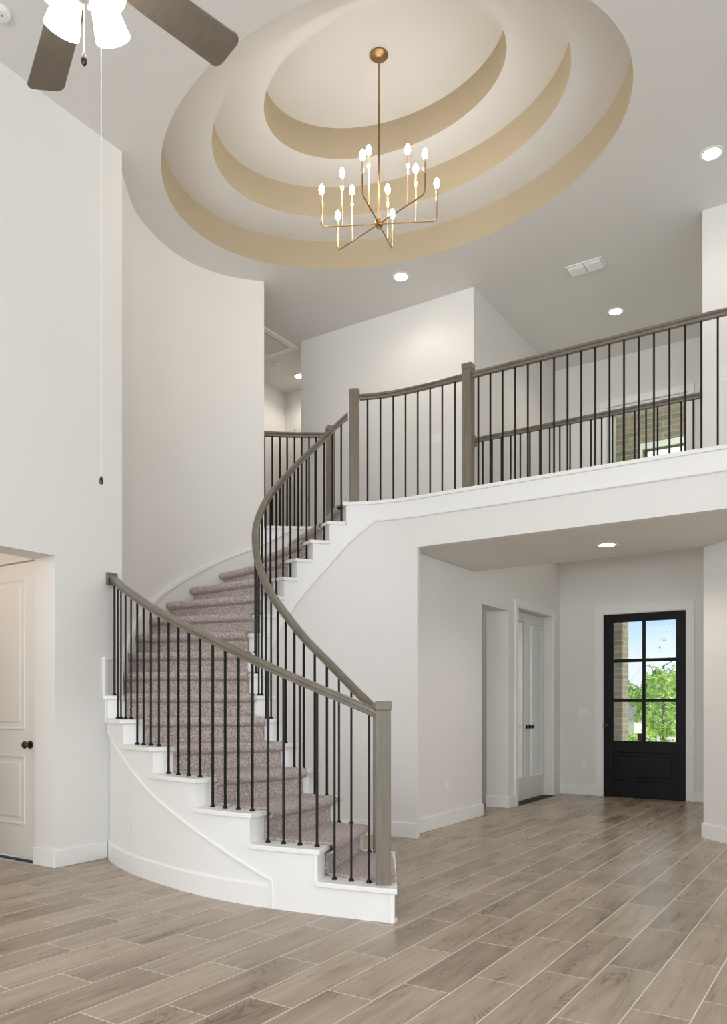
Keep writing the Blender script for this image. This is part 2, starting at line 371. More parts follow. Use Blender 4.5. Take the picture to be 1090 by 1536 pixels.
# wall under the stairs, outer (living room side) and inner (foyer side)
rings = []
for t in fr(1.0, 7.06, 50):
    p = oout(t, 0.014); q = oout(t, 0.05); z = max(0.02, nose(t)-0.20)
    rings.append([(p.x, p.y, 0), (p.x, p.y, z), (q.x, q.y, z), (q.x, q.y, 0)])
struct(MB().loft(rings), 'wall_stair_outer', 'trim', 'white curved wall under the open side of the staircase', smooth=True)
rings = []
for t in fr(1.0, 20.0, 110):
    p = oin(t, 0.014); q = oin(t, 0.06); z = min(max(0.02, nose(t)-0.22), ZF-0.10)
    rings.append([(p.x, p.y, 0), (p.x, p.y, z), (q.x, q.y, z), (q.x, q.y, 0)])
struct(MB().loft(rings), 'wall_stair_inner', 'wall', 'white curved wall under the upper flight facing the foyer', smooth=True)
struct(MB().box(-3.80, -3.62, 6.317, 8.0, 0, 2.67).box(-3.80, -3.62, 8.0, 8.76, 2.343, 3.2).box(-3.80, -3.62, 7.85, 8.0, 2.67, 3.2), 'wall_foyer_left', 'wall', 'white foyer wall beside the staircase')
struct(MB().box(-3.72, 5.0, 6.317, 6.40, 2.673, ZF-0.04), 'wall_balcony', 'wall', 'white balcony beam above the foyer')
# foyer side walls further in
fl = MB().box(-3.90, -3.62, 8.76, 9.03, 0, 3.2).box(-3.90, -3.62, 9.03, 10.27, 2.41, 3.2).box(-3.90, -3.62, 10.27, 10.7, 0, 3.2)
struct(fl, 'wall_foyer_side', 'wall', 'white foyer wall around the glazed double doors')
struct(MB().box(-6.0, -5.9, 7.78, 9.1, 0, 2.75).box(-6.0, -3.9, 9.06, 9.16, 0, 2.75).box(-5.9, -3.80, 7.0, 7.1, 0, 2.75), 'wall_hall_lower', 'wall', 'white hall walls seen through the opening beside the foyer')
struct(MB().box(-7.4, -7.3, 9.16, 12.6, 0, 2.75).box(-7.4, -3.9, 12.5, 12.6, 0, 2.75).box(-3.95, -3.9, 10.7, 12.6, 0, 2.75), 'wall_study', 'wall', 'white study walls seen through the glazed double doors')
struct(MB().box(-7.4, -3.9, 9.16, 12.6, -0.1, 0.012), 'floor_study', 'whitecarpet', 'pale carpet of the study behind the glazed double doors')
struct(MB().box(-7.4, -3.9, 7.0, 12.6, 2.75, 2.85), 'ceiling_study', 'ceil', 'study ceiling')
light('study_fill', 'AREA', (-5.6, 10.8, 2.7), (0, 0, 0), 20, (1, 1, 1), 1.6)  # fill light added to brighten the closed study
light('hall_lamp', 'POINT', (-4.9, 7.9, 2.5), (0, 0, 0), 2.0, (1, 0.93, 0.85), 0.1)
# front wall with the entry door
fw = MB().box(-3.9, -3.02, 10.60, 10.74, 0, 3.2).box(-1.98, -1.3, 10.60, 10.74, 0, 3.2).box(-3.02, -1.98, 10.60, 10.74, 2.43, 3.2)
struct(fw, 'wall_front', 'wall', 'white front wall around the black entry door')
wx0, wx1, wz0, wz1 = -2.90, -1.90, 3.75, 5.10
uw = MB().box(-3.8, wx0, 10.33, 10.74, 3.2, ZC).box(wx1, -1.2, 10.33, 10.74, 3.2, ZC).box(wx0, wx1, 10.33, 10.74, 3.2, wz0).box(wx0, wx1, 10.33, 10.74, wz1, ZC)
struct(uw, 'wall_front_upper', 'wall', 'upper front wall around the high foyer window')
struct(MB().box(-1.3, -1.12, 7.78, 10.74, 0, ZC), 'wall_foyer_right', 'wall', 'white right foyer wall')
struct(MB().prism([(-1.3, 7.77), (-1.3, 7.95), (-1.1, 7.95), (0.32, 6.53), (0.16, 6.31)], 0, 2.672), 'wall_diagonal', 'wall', 'white diagonal wall right of the foyer')
struct(MB().box(0.16, 5.0, 6.32, 6.5, 0, 2.672), 'wall_right_lower', 'wall', 'white wall below the balcony, right side')
struct(MB().box(-1.3, 5.2, 7.715, 7.85, ZF, ZC), 'wall_right_upper', 'wall', 'white upper wall right of the gallery railing')
struct(MB().box(-5.947, -3.61, 7.77, 9.3, ZF, ZC), 'wall_upper', 'wall', 'white upper wall behind the balcony railing')
struct(MB().box(-3.75, -3.61, 9.3, 10.74, 3.2, ZC), 'wall_gallery_left', 'wall', 'upper left foyer wall')
struct(MB().box(-7.3, -7.14, 5.6, 9.1, ZF-0.2, ZC).box(-7.14, -5.947, 8.95, 9.1, ZF-0.2, ZC).box(-7.2, -5.93, 5.6, 5.7, ZF-0.2, ZC), 'wall_hall', 'wall', 'white walls of the upper hall')
# far sides of the living room, behind the camera
struct(MB().box(-5.4, 5.2, -5.2, -5.0, 0, ZC), 'wall_back', 'wall', 'living room back wall')
struct(MB().box(5.0, 5.2, -5.0, 7.8, 0, ZC), 'wall_right', 'wall', 'living room right wall')

# upper floor: bridge, landing and hall
br = MB().box(-3.72, 5.0, 6.40, 7.80, 2.673, ZF-0.001)
struct(br, 'ceiling_bridge', 'ceil', 'bridge floor slab whose underside is the lower foyer ceiling')
poly = [oin(t, 0.02) for t in fr(17.0, 20.5, 14)] + [Vector((-3.3, 6.35)), Vector((-3.3, 7.85)), Vector((-5.95, 7.85)), Vector((-5.95, 8.95)), Vector((-7.14, 8.95)), Vector((-7.14, 5.7)), Vector((-6.1, 5.7)),
        Vector((-5.98, 6.35)), oout(14.6, -0.15)] + [oout(t, -0.04) for t in fr(15.1, 16.95, 10)]
struct(MB().prism(poly, 2.95, ZF-0.002), 'floor_landing', 'carpet', 'carpeted upper landing floor')
struct(MB().box(-3.60, -1.3, 7.80, 7.82, 2.676, ZF+0.01), 'trim_1', 'trim', 'white edge trim under the gallery railing')

# ceiling with the oval stepped tray
CX, CY, ST = -3.41, 5.515, 0.287
RG = [(2.007, 1.49), (1.57, 1.085), (1.076, 0.725)]
N = 144
def ell(a, b, k): return (CX + a*math.cos(2*PI*k/N), CY + b*math.sin(2*PI*k/N))
X0, X1, Y0, Y1 = -7.5, 5.2, -5.2, 10.75
def rect_hit(k):
    dx, dy = math.cos(2*PI*k/N), math.sin(2*PI*k/N)
    s = min([((X1-CX)/dx if dx > 1e-9 else 1e9), ((X0-CX)/dx if dx < -1e-9 else 1e9), ((Y1-CY)/dy if dy > 1e-9 else 1e9), ((Y0-CY)/dy if dy < -1e-9 else 1e9)])
    return (CX+dx*s, CY+dy*s)
mb = MB(); o = [(*ell(*RG[0], k), ZC) for k in range(N)]; r = [(*rect_hit(k), ZC) for k in range(N)]
mb.add(o+r, [(k, (k+1) % N, N+(k+1) % N, N+k) for k in range(N)])
for cx_, cy_ in ((X0, Y0), (X1, Y0), (X1, Y1), (X0, Y1)):
    a = math.atan2(cy_-CY, cx_-CX) % (2*PI); k = int(a/(2*PI)*N)
    mb.add([(*rect_hit(k), ZC), (*rect_hit(k+1), ZC), (cx_, cy_, ZC)], [(0, 1, 2)])
struct(mb, 'ceiling', 'ceil', 'flat ceiling around the oval tray')
for i, (a, b) in enumerate(RG):
    z0, z1 = ZC+i*ST, ZC+(i+1)*ST
    f = MB(); f.loft([[(*ell(a, b, k), z0) for k in range(N)], [(*ell(a, b, k), z1) for k in range(N)]], closed=True, caps=False)
    struct(f, 'trim_tray_face', 'tan', ['tan vertical face of the outermost oval step of the ceiling tray', 'tan vertical face of the middle oval step of the ceiling tray', 'tan vertical face of the innermost oval step around the chandelier'][i], smooth=True)
    g = MB()
    if i < 2:
        a2, b2 = RG[i+1]
        g.loft([[(*ell(a, b, k), z1) for k in range(N)], [(*ell(a2, b2, k), z1) for k in range(N)]], closed=True, caps=False)
    else:
        g.add([(*ell(a, b, k), z1) for k in range(N)], [tuple(range(N))])
    struct(g, 'ceiling_tray', 'ceil', ['lowest oval ring of the ceiling tray', 'middle oval ring of the ceiling tray', 'top oval of the ceiling tray'][i])
struct(MB().box(-7.6, 5.3, -5.3, 10.9, 6.9, 7.0), 'roof', 'concrete', 'unseen slab added over the ceilings to seal out light')  # unseen cover slab, added to keep outside light from leaking in

# baseboards
def base(x0, x1, y0, y1, name, h=0.135):
    mb = MB().box(x0, x1, y0, y1, 0, h)
    struct(mb, name, 'trim', name.replace('_', ' '), bevel=0.005)
base(-5.142, -5.126, 3.674, 4.16, 'baseboard_left'); base(-5.395, -5.142, 3.674, 3.69, 'baseboard_jamb')
base(-3.62, -3.604, 6.33, 8.016, 'baseboard_foyer_left'); base(-3.80, -3.62, 8.0, 8.016, 'baseboard_foyer_end')
base(-3.90, -3.62, 8.744, 8.76, 'baseboard_pier'); base(-3.62, -3.604, 8.744, 8.94, 'baseboard_pier_side')
base(-3.62, -3.115, 10.584, 10.60, 'baseboard_front_left'); base(-1.885, -1.3, 10.584, 10.60, 'baseboard_front_right')
base(-1.316, -1.3, 7.80, 10.6, 'baseboard_foyer_right'); base(-5.9, -3.9, 9.04, 9.06, 'baseboard_hall'); base(-7.3, -3.95, 12.48, 12.5, 'baseboard_study'); base(-7.3, -7.28, 9.2, 12.5, 'baseboard_study_side')
a = Vector((-1.3, 7.77)); b = Vector((0.16, 6.31)); c = (a+b)/2; nn = Vector((-1, -1)).normalized()*0.008
struct(MB().obox(c+nn, b-a, (b-a).length/2+0.012, 0.008, 0, 0.135), 'baseboard_diagonal', 'trim', 'baseboard of the diagonal wall', bevel=0.004)
rings = []
for t in fr(2.66, 7.03, 40):
    p = oout(t, 0.0); q = oout(t, 0.016); rings.append([(p.x, p.y, 0), (p.x, p.y, 0.13), (q.x, q.y, 0.145), (q.x, q.y, 0)])
struct(MB().loft(rings), 'baseboard_stair', 'trim', 'curved baseboard under the staircase', smooth=True)
rings = []
for t in fr(14.0, 20.0, 50):
    p = oin(t, 0.0); q = oin(t, 0.016); rings.append([(p.x, p.y, 0), (p.x, p.y, 0.13), (q.x, q.y, 0.14), (q.x, q.y, 0)])
struct(MB().loft(rings), 'baseboard_stair_inner', 'trim', 'baseboard along the curved wall under the upper flight', smooth=True)

# ------------------------------------------------------------------ staircase
stair = thing('staircase', (-3.4, 4.2, 0), 'curved white staircase with mauve carpet runner winding up to the balcony', 'staircase')
def line_pts(k, i0, i1, n):
    """n+1 points across riser line k from inset i0 on the outer side to inset i1 on the inner side"""
    a, b = pout(k), pin(k); u = (b-a).normalized(); a = a+u*i0; b = b-u*i1
    return [a+(b-a)*j/n for j in range(n+1)]
def fwd(k):
    u = (pin(k)-pout(k)).normalized(); d = Vector((-u.y, u.x))
    m0 = (pin(k)+pout(k))/2; m1 = (pin(min(k+1, 17))+pout(min(k+1, 17)))/2 if k < 17 else m0+(m0-(pin(16)+pout(16))/2)
    return d if d.dot(m1-m0) > 0 else -d
for k in range(1, 17):
    z = zk(k); f = fwd(k)*0.028; oo = 0.028 if k <= 7 else -0.002
    n = 6
    outer = [oout(t, -oo) for t in fr(k, k+1, n)]; inner = [oin(t, -0.028) for t in fr(k, k+1, n)]
    if k == 7: outer = [oout(t, -0.028) for t in fr(7.0, 7.06, 2)] + [oout(t, 0.002) for t in fr(7.35, 8, 4)]
    outer[0] = outer[0]-f; inner[0] = inner[0]-f
    MB().prism(outer + inner[::-1], z-0.032, z).build('tread', 'trim', stair, bevel=0.006)
for k in range(1, 18):
    a, b = pout(k), pin(k); u = (b-a).normalized(); f = fwd(k)
    a = a + u*(0.0 if k <= 7 else 0.004); 
    MB().prism([a, b, b+f*0.02, a+f*0.02], zk(k-1)-0.02, zk(k)-0.032).build('riser', 'trim', stair)
# carpet runner
rings = []; NW = 64; th = 0.016
for k in range(1, 18):
    io = 0.145 if k <= 7 else 0.03
    io2 = 0.145 if k+1 <= 7 else 0.03
    A = line_pts(k, io, 0.145, NW); f = fwd(k); zl, zt = zk(k-1), zk(k)
    prof = [(-0.018, zl+0.018), (-0.018, zl+0.06), (-0.016, zt-0.062)]
    for j in range(9):
        a = -PI/2 - PI*j/8; prof.append((-0.030+0.040*math.cos(a)*(0.8 if k == 1 else 1.05), zt-0.018+0.036*math.sin(a)))
    prof += [(0.03, zt+th), (0.08, zt+th)]
    if k == 1: prof = [(d*0.35 if d < 0 else d, z) for d, z in prof]
    for d, z in prof:
        rings.append([(p.x+f.x*d+random.gauss(0, .0012), p.y+f.y*d+random.gauss(0, .0012), z+random.gauss(0, .0012)) for p in A])
    if k < 17:
        B = line_pts(k+1, io2, 0.145, NW); f2 = fwd(k+1)
        for s_ in (0.45, 0.75, 0.95):
            rings.append([((p.x+f.x*0.08)*(1-s_)+(q.x-f2.x*0.02)*s_, (p.y+f.y*0.08)*(1-s_)+(q.y-f2.y*0.02)*s_, zt+th+random.gauss(0, .0012)) for p, q in zip(A, B)])
mb = MB(); mb.loft(rings, closed=False, caps=False)
cp = mb.build('carpet_runner', 'carpet', stair, smooth=True)
so = cp.modifiers.new('solid', 'SOLIDIFY'); so.thickness = 0.016; so.offset = -1
cp['label'] = 'mauve speckled carpet runner'
# skirt boards (stringers)
def stepped_skirt(side, t0, t1, bottom, name, out_off):
    P = (lambda t, o_: oout(t, o_)) if side == 'o' else (lambda t, o_: oin(t, o_))
    mb = MB(); k = t0
    while k < t1-1e-6:
        kk = min(math.floor(k+1e-6)+1, t1); rings = []
        zt = zk(int(math.floor(k+1e-6)))-0.03 if k < 17 else ZF-0.03
        for t in fr(k, kk, 8):
            p = P(t, out_off); q = P(t, 0.016); zb = bottom(t)
            rings.append([(p.x, p.y, zb), (p.x, p.y, zt), (q.x, q.y, zt), (q.x, q.y, zb)])
        mb.loft(rings); k = kk
    return mb.build(name, 'trim', stair)
def zbo(t): return 0.0 if t < 2.64 else nose(t)-0.333+max(0, t-5)*0.048
def zbi(t): return max(0.0, min(2.954, nose(t)-0.405))
def bead(f, z, t0, t1, n, pre=None):
    pts = [(*f(t), z(t)) for t in fr(t0, t1, n)]
    return MB().tube((pre or [])+pts, 0.009, 8).build('skirt_bead', 'trim', stair, smooth=True)
mb = stepped_skirt('o', 1.0, 7.06, zbo, 'skirt_board', 0.0)
p = oout(2.64, -0.002)
bead(lambda t: oout(t, -0.002), lambda t: nose(t)-0.333+max(0, t-5)*0.048, 2.64, 7.04, 60, [(p.x, p.y, 0.0)])
stepped_skirt('i', 1.0, 22.0, zbi, 'skirt_board', 0.0)
bead(lambda t: oin(t, -0.002), zbi, 3.5, 22.0, 120)
# wall skirt along the curved wall
rings = []
for t in fr(7.9, 16.98, 80):
    p = oout(t, 0.0); q = oout(t, 0.012); z = nose(t)+0.165
    zb = nose(t)-0.25
    z = min(z, ZF-0.01)
    rings.append([(p.x, p.y, zb), (p.x, p.y, z), (q.x, q.y, z), (q.x, q.y, zb)])
MB().loft(rings).build('wall_skirt', 'wall', stair, smooth=True)
mb = MB(); rings = []
for i, t in enumerate(fr(7.9, 15.9, 70)):
    p = oout(t, 0.0); q = oout(t, 0.034); z = nose(t)+0.165
    rings.append([(p.x, p.y, z-0.018), (q.x, q.y, z-0.012), (q.x, q.y, z+0.020), (p.x, p.y, z+0.020)])
mb.loft(rings).build('skirt_cap', 'trim', stair, smooth=True)
# square panel of skirt where the outer stringer meets the left wall
mb = MB().box(-5.142, -5.130, 4.150, 4.316, zk(6)-0.02, 1.581)
mb.box(-5.142, -5.118, 4.127, 4.150, zk(7), 1.582).box(-5.142, -5.114, 4.122, 4.316, 1.582, 1.604)
mb.build('skirt_return', 'trim', stair)
# balcony edge continues the skirt
bal_edge = MB().box(-2.9, 5.0, 6.303, 6.317, 2.954, ZF-0.03)
struct(bal_edge, 'trim_2', 'trim', 'white fascia board along the balcony edge')
struct(MB().tube([(-2.9, 6.301, 2.954), (5.0, 6.301, 2.954)], 0.009, 8), 'trim_3', 'trim', 'bead along the bottom of the balcony fascia')
capl = [oin(t, -0.028) for t in fr(17.0, 22.0, 30)]
capl[0] = capl[0]-fwd(17)*0.03
inn = [Vector((5.0, 6.46)), Vector((-2.9, 6.46))] + [oin(t, 0.155) for t in fr(22.0, 17.0, 30)]
inn[-1] = inn[-1]-fwd(17)*0.03
struct(MB().prism([Vector(p) for p in capl] + [Vector((5.0, 6.275))] + inn, ZF-0.03, ZF), 'trim_4', 'trim', 'white cap board along the balcony edge', bevel=0.006)
lc = [oout(t, 0.03) for t in fr(15.1, 17.05, 16)]; ld = [oout(t, -0.14) for t in fr(17.05, 15.1, 16)]
struct(MB().prism(lc+ld, ZF-0.03, ZF), 'trim_5', 'trim', 'white cap board under the landing railing', bevel=0.005)

# ------------------------------------------------------------------ railings
RW, RH = 0.030, 0.056
PROF = [(-0.022, 0), (0.022, 0), (0.024, 0.006), (0.024, 0.016), (0.0195, 0.020), (0.0195, 0.026), (0.031, 0.032), (0.032, 0.046), (0.026, 0.055), (0.012, 0.059),
        (-0.012, 0.059), (-0.026, 0.055), (-0.032, 0.046), (-0.031, 0.032), (-0.0195, 0.026), (-0.0195, 0.020), (-0.024, 0.016), (-0.024, 0.006)]
PROF = [(a*0.93, 0.059-(0.059-b)*0.86) for a, b in PROF]
def handrail(path, parent):
    """path: points (x, y, z of the rail top); plumb cross-sections"""
    rings = []; P = [Vector(p) for p in path]
    for i, p in enumerate(P):
        d = P[min(i+1, len(P)-1)]-P[max(i-1, 0)]; h = Vector((d.x, d.y)).normalized(); nn = Vector((-h.y, h.x))
        sl = d.z/max(1e-6, Vector((d.x, d.y)).length); k = math.sqrt(1+sl*sl)
        rings.append([(p.x+nn.x*a, p.y+nn.y*a, p.z-0.059*k+b*k) for a, b in PROF])
    return MB().loft(rings).build('handrail', 'oakrail', parent, smooth=True)
_bal = {}
def baluster(parent, x, y, z0, z1, ang=0.0):
    key = round(z1-z0, 2)
    h = key
    if key not in _bal:
        mb = MB().box(-0.0066, 0.0066, -0.0066, 0.0066, 0, h)
        me = mb.build('baluster', 'iron'); d = me.data; bpy.data.objects.remove(me)
        _bal[key] = d
        if 'shoe' not in _bal:
            s = MB().lathe([(0.0165, 0.0), (0.0165, 0.006), (0.0105, 0.016), (0.0095, 0.018)], n=12); s.box(-0.001, 0.001, -0.001, 0.001, 0.001, 0.002)
            q = s.build('baluster_shoe', 'iron', smooth=True); _bal['shoe'] = q.data; bpy.data.objects.remove(q)
    o = bpy.data.objects.new('baluster', _bal[key]); C.objects.link(o); o.parent = parent
    o.location = Vector((x, y, z0)) - parent.location; o.rotation_euler = (0, 0, ang)
    s = bpy.data.objects.new('baluster_shoe', _bal['shoe']); C.objects.link(s); s.parent = o
    return o
def newel(parent, x, y, z0, z1, ax, hw=0.0435):
    o = MB().obox((x, y), ax, hw, hw, z0, z1-0.05).build('newel_post', 'oak', parent, bevel=0.004, loc=(x, y, z0))
    MB().obox((x, y), ax, hw+0.004, hw+0.004, z1-0.052, z1).build('newel_cap', 'oak', o, bevel=0.006, loc=(x, y, z1-0.052))
    return o
def ang_of(v): return math.atan2(v.y, v.x)
INS = 0.072
# outer railing on the living room side
p0 = oout(1.20, 0.078)
R1 = thing('stair_railing', (p0.x, p0.y, 0), 'lower open-side stair railing from the front newel post to the left wall', 'railing')
newel(R1, p0.x, p0.y, zk(1), 1.243, pin(1)-pout(1))
def zr(t): return nose(t)+0.955
path = [(*oout(t, INS), zr(t)) for t in fr(1.27, 6.75, 60)]
p = Vector((-5.125, 4.205)); q = oout(6.75, INS)
path += [(q.x+(p.x-q.x)*s, q.y+(p.y-q.y)*s, zr(6.75)+(2.27-zr(6.75))*s) for s in (0.35, 0.7, 1.0)]
path[0] = (path[0][0], path[0][1], zr(1.27)-0.004)
handrail(path, R1)
MB().box(-5.142, -5.118, 4.155, 4.255, 2.185, 2.285).build('rail_rosette', 'oakrail', R1, bevel=0.004)
outs = [(1, t) for t in (1.38, 1.61, 1.84)] + [(k, k+0.085+0.245*j) for k in range(2, 7) for j in range(4)] + [(7, 7.02), (7, 7.16)]
for k, t in outs:
    p = oout(t, INS) if t < 7 else (Vector((-5.072, 4.185)) if t < 7.1 else Vector((-5.105, 4.21)))
    zt = zr(t)-0.05 if t < 6.9 else 2.20
    baluster(R1, p.x, p.y, zk(k), zt, ang_of(pin(k)-pout(k)))
# inner railing around the well
p0 = oin(1.16, 0.078)
R2 = thing('stair_railing', (p0.x, p0.y, 0), 'curving inner stair railing sweeping up to the balcony newel', 'railing')
newel(R2, p0.x, p0.y, zk(1), 1.243, pin(1)-pout(1))
def zri(t): return nose(t)+0.965-max(0, t-9)*0.012
pe = oin(17.30, 0.07)
path = [(*oin(t, INS), zri(t)) for t in fr(1.27, 17.05, 150)]
handrail(path, R2)
for k in range(1, 17):
    for j in ((0.55,) if k == 1 else (0.25, 0.75)):
        t = k+j; p = oin(t, INS); baluster(R2, p.x, p.y, zk(k), zri(t)-0.052, ang_of(pin(k)-pout(k)))
# balcony railing
pa = oin(17.33, 0.072); pc = Vector((-3.015, 6.375))
R3 = thing('balcony_railing', (pa.x, pa.y, ZF), 'long balcony railing with two square newels along the white fascia edge', 'railing')
newel(R3, pa.x, pa.y, ZF, 4.225, oin(17.6, 0)-oin(17.1, 0)); newel(R3, pc.x, pc.y, ZF, 4.255, (1, 0))
ZR = 4.178
t0, t1 = 17.55, 21.46
handrail([(*oin(t, 0.072), ZR) for t in fr(t0, t1, 50)], R3)
handrail([(x, 6.375, ZR) for x in (-2.97, 0, 5.0)], R3)
# eight balusters equally spaced along the curved run
L = [oin(t, 0.072) for t in fr(17.33, 21.6, 400)]; acc = [0.0]
for a, b in zip(L, L[1:]): acc.append(acc[-1]+(b-a).length)
tot = acc[-1]
for j in range(1, 9):
    s = tot*j/9; i = min(range(len(acc)), key=lambda q: abs(acc[q]-s)); baluster(R3, L[i].x, L[i].y, ZF, ZR-0.05, 0.2)
for j in range(36): baluster(R3, -2.917+0.1147*j, 6.375, ZF, ZR-0.05)
# gallery railing on the foyer side of the bridge
R4 = thing('gallery_railing', (-2.45, 7.755, ZF), 'gallery railing at the far side of the bridge in front of the high window', 'railing')
handrail([(-3.60, 7.755, 4.10), (-2.4, 7.755, 4.10), (-1.31, 7.755, 4.10)], R4)
MB().box(-3.61, -3.588, 7.70, 7.81, 4.02, 4.13).build('rail_rosette', 'oakrail', R4, bevel=0.004)
MB().box(-1.322, -1.3, 7.70, 7.81, 4.02, 4.13).build('rail_rosette', 'oakrail', R4, bevel=0.004)
for j in range(21): baluster(R4, -3.495+0.1055*j, 7.755, ZF+0.01, 4.05)
# landing railing at the stair head
pb = Vector((-4.895, 6.915))
R5 = thing('landing_railing', (pb.x, pb.y, ZF), 'short curved landing railing with one newel beside the end of the curved wall', 'railing')
newel(R5, pb.x, pb.y, ZF-0.15, 4.225, pin(17)-pout(17))
path = [(*oout(t, -0.055), 4.165) for t in fr(15.0, 16.9, 24)] + [(pb.x-0.03, pb.y+0.0, 4.165)]
handrail(path, R5)
Lp = [oout(t, -0.055) for t in fr(15.0, 17.0, 200)]
for j in range(8):
    p = Lp[8+int(j*23.5)]; baluster(R5, p.x, p.y, ZF, 4.165-0.05)

# ------------------------------------------------------------------ doors and windows
def casing(name, label, axis, pos, a0, a1, top, w=0.09, d=0.02, legs=True):
    mb = MB()
    if axis == 'y':   # wall facing -Y at y=pos
        mb.box(a0-w, a0, pos-d, pos, 0, top+w).box(a1, a1+w, pos-d, pos, 0, top+w).box(a0, a1, pos-d, pos, top, top+w)
    else:             # wall facing +X at x=pos
        mb.box(pos, pos+d, a0-w, a0, 0, top+w).box(pos, pos+d, a1, a1+w, 0, top+w).box(pos, pos+d, a0, a1, top, top+w)
    struct(mb, name, 'trim', label, bevel=0.004)
# black entry door
dx0, dx1, dt = -3.02, -1.985, 2.43
casing('trim_6', 'white casing around the black entry door', 'y', 10.60, dx0-0.005, dx1+0.005, dt+0.005, 0.105)
yf = 10.615
lx = [(-2.895, -2.525), (-2.483, -2.105)]; lz = [(0.75, 1.265), (1.305, 1.79), (1.835, 2.325)]
d1 = MB()
d1.box(dx0, -2.895, yf, yf+0.05, 0.01, dt).box(-2.105, dx1, yf, yf+0.05, 0.01, dt)
d1.box(-2.895, -2.105, yf, yf+0.05, 2.325, dt).box(-2.895, -2.105, yf, yf+0.05, 0.01, 0.22).box(-2.895, -2.105, yf, yf+0.05, 0.60, 0.75)
d1.box(-2.895, -2.105, yf+0.016, yf+0.04, 0.22, 0.60)
o1 = d1.build('door_1', 'blackdoor', bevel=0.004); o1['kind'] = 'structure'; o1['label'] = 'black entry door with six glass lites over one panel'; o1['category'] = 'door'
mb = MB().box(-2.845, -2.155, yf+0.004, yf+0.02, 0.27, 0.55); mb.build('door_panel', 'blackdoor', o1, bevel=0.012)
mb = MB().box(-2.525, -2.483, yf+0.004, yf+0.046, 0.75, 2.325)
for z in (1.285, 1.8125): mb.box(-2.895, -2.105, yf+0.005, yf+0.045, z-0.021, z+0.021)
mb.build('door_muntins', 'blackdoor', o1, bevel=0.004)
MB().box(-2.895, -2.105, yf+0.022, yf+0.027, 0.75, 2.325).build('door_glass', 'glass', o1)
for z in (0.25, 0.95, 1.6, 2.18): MB().box(dx1-0.002, dx1+0.016, yf-0.018, yf+0.01, z-0.055, z+0.055).build('door_hinge', 'iron', o1, bevel=0.003)
MB().lathe([(0.0, 0), (0.028, 0.002), (0.028, 0.012), (0.012, 0.018), (0.012, 0.045), (0.026, 0.05), (0.028, 0.062), (0.018, 0.075), (0.0, 0.078)], (-2.985, yf, 0.95), 16, (0, -1, 0)).build('door_knob', 'knob', o1, smooth=True)
MB().box(dx0, dx1, yf-0.012, yf+0.10, 0, 0.012).build('door_threshold', 'iron', o1, bevel=0.003)
# glazed double doors to the study
casing('trim_7', 'white casing around the glazed double doors', 'x', -3.62, 9.03, 10.27, 2.41, 0.09)
def french(name, label, y0, y1, knob_y):
    mb = MB(); x0, x1 = -3.765, -3.725; st = 0.075
    mb.box(x0, x1, y0, y0+st, 0.012, 2.40).box(x0, x1, y1-st, y1, 0.012, 2.40).box(x0, x1, y0+st, y1-st, 2.28, 2.40).box(x0, x1, y0+st, y1-st, 0.012, 0.30)
    o_ = mb.build(name, 'doorwhite', bevel=0.004); o_['kind'] = 'structure'; o_['label'] = label; o_['category'] = 'door'
    MB().box(-3.748, -3.742, y0+st, y1-st, 0.30, 2.28).build('door_glass', 'glass', o_)
    MB().lathe([(0.0, 0), (0.027, 0.002), (0.027, 0.010), (0.011, 0.016), (0.011, 0.038), (0.025, 0.044), (0.028, 0.056), (0.018, 0.068), (0.0, 0.07)], (-3.725, knob_y, 0.945), 16, (1, 0, 0)).build('door_knob', 'knob', o_, smooth=True)
    return o_
french('door_2', 'left glazed white leaf of the study double doors', 9.035, 9.648, 9.60)
french('door_3', 'right glazed white leaf of the study double doors', 9.652, 10.265, 9.70)
struct(MB().box(-3.90, -3.60, 9.03, 10.27, 0.0, 0.010), 'trim_8', 'dark', 'dark threshold under the glazed double doors')
# two-panel door in the left passage
d4 = MB(); y0 = 3.715; X0_, X1_ = -6.30, -5.405
d4.box(X0_, X1_, y0, y0+0.04, 0.035, 2.335)
o4 = d4.build('door_4', 'doorwhite', bevel=0.004); o4['kind'] = 'structure'; o4['label'] = 'white two-panel door in the passage at the left edge'; o4['category'] = 'door'
def raised(x0, x1, z0, z1):
    mb = MB()
    for a in range(1):
        r0 = [(x0, y0+0.001, z0), (x1, y0+0.001, z0), (x1, y0+0.001, z1), (x0, y0+0.001, z1)]
        def ins(i, y): return [(x0+i, y, z0+i), (x1-i, y, z0+i), (x1-i, y, z1-i), (x0+i, y, z1-i)]
        mb.loft([ins(0, y0+0.002), ins(0.006, y0-0.008), ins(0.018, y0-0.006), ins(0.028, y0+0.001), ins(0.05, y0+0.0015), ins(0.07, y0-0.006)])
    mb.build('door_panel', 'doorwhite', o4)
raised(-6.16, -5.545, 1.025, 2.215); raised(-6.16, -5.545, 0.28, 0.83)
MB().lathe([(0.0, 0), (0.031, 0.002), (0.031, 0.010), (0.013, 0.016), (0.013, 0.036), (0.026, 0.042), (0.030, 0.056), (0.020, 0.068), (0.0, 0.07)], (-5.475, y0, 0.915), 18, (0, -1, 0)).build('door_knob', 'knob', o4, smooth=True)
struct(MB().box(-6.31, -5.39, 3.716, 3.76, 0.0, 0.006), 'trim_9', 'dark', 'dark strip imitating shade in the gap under the passage door')  # solid dark strip, its colour stands in for shade below the door
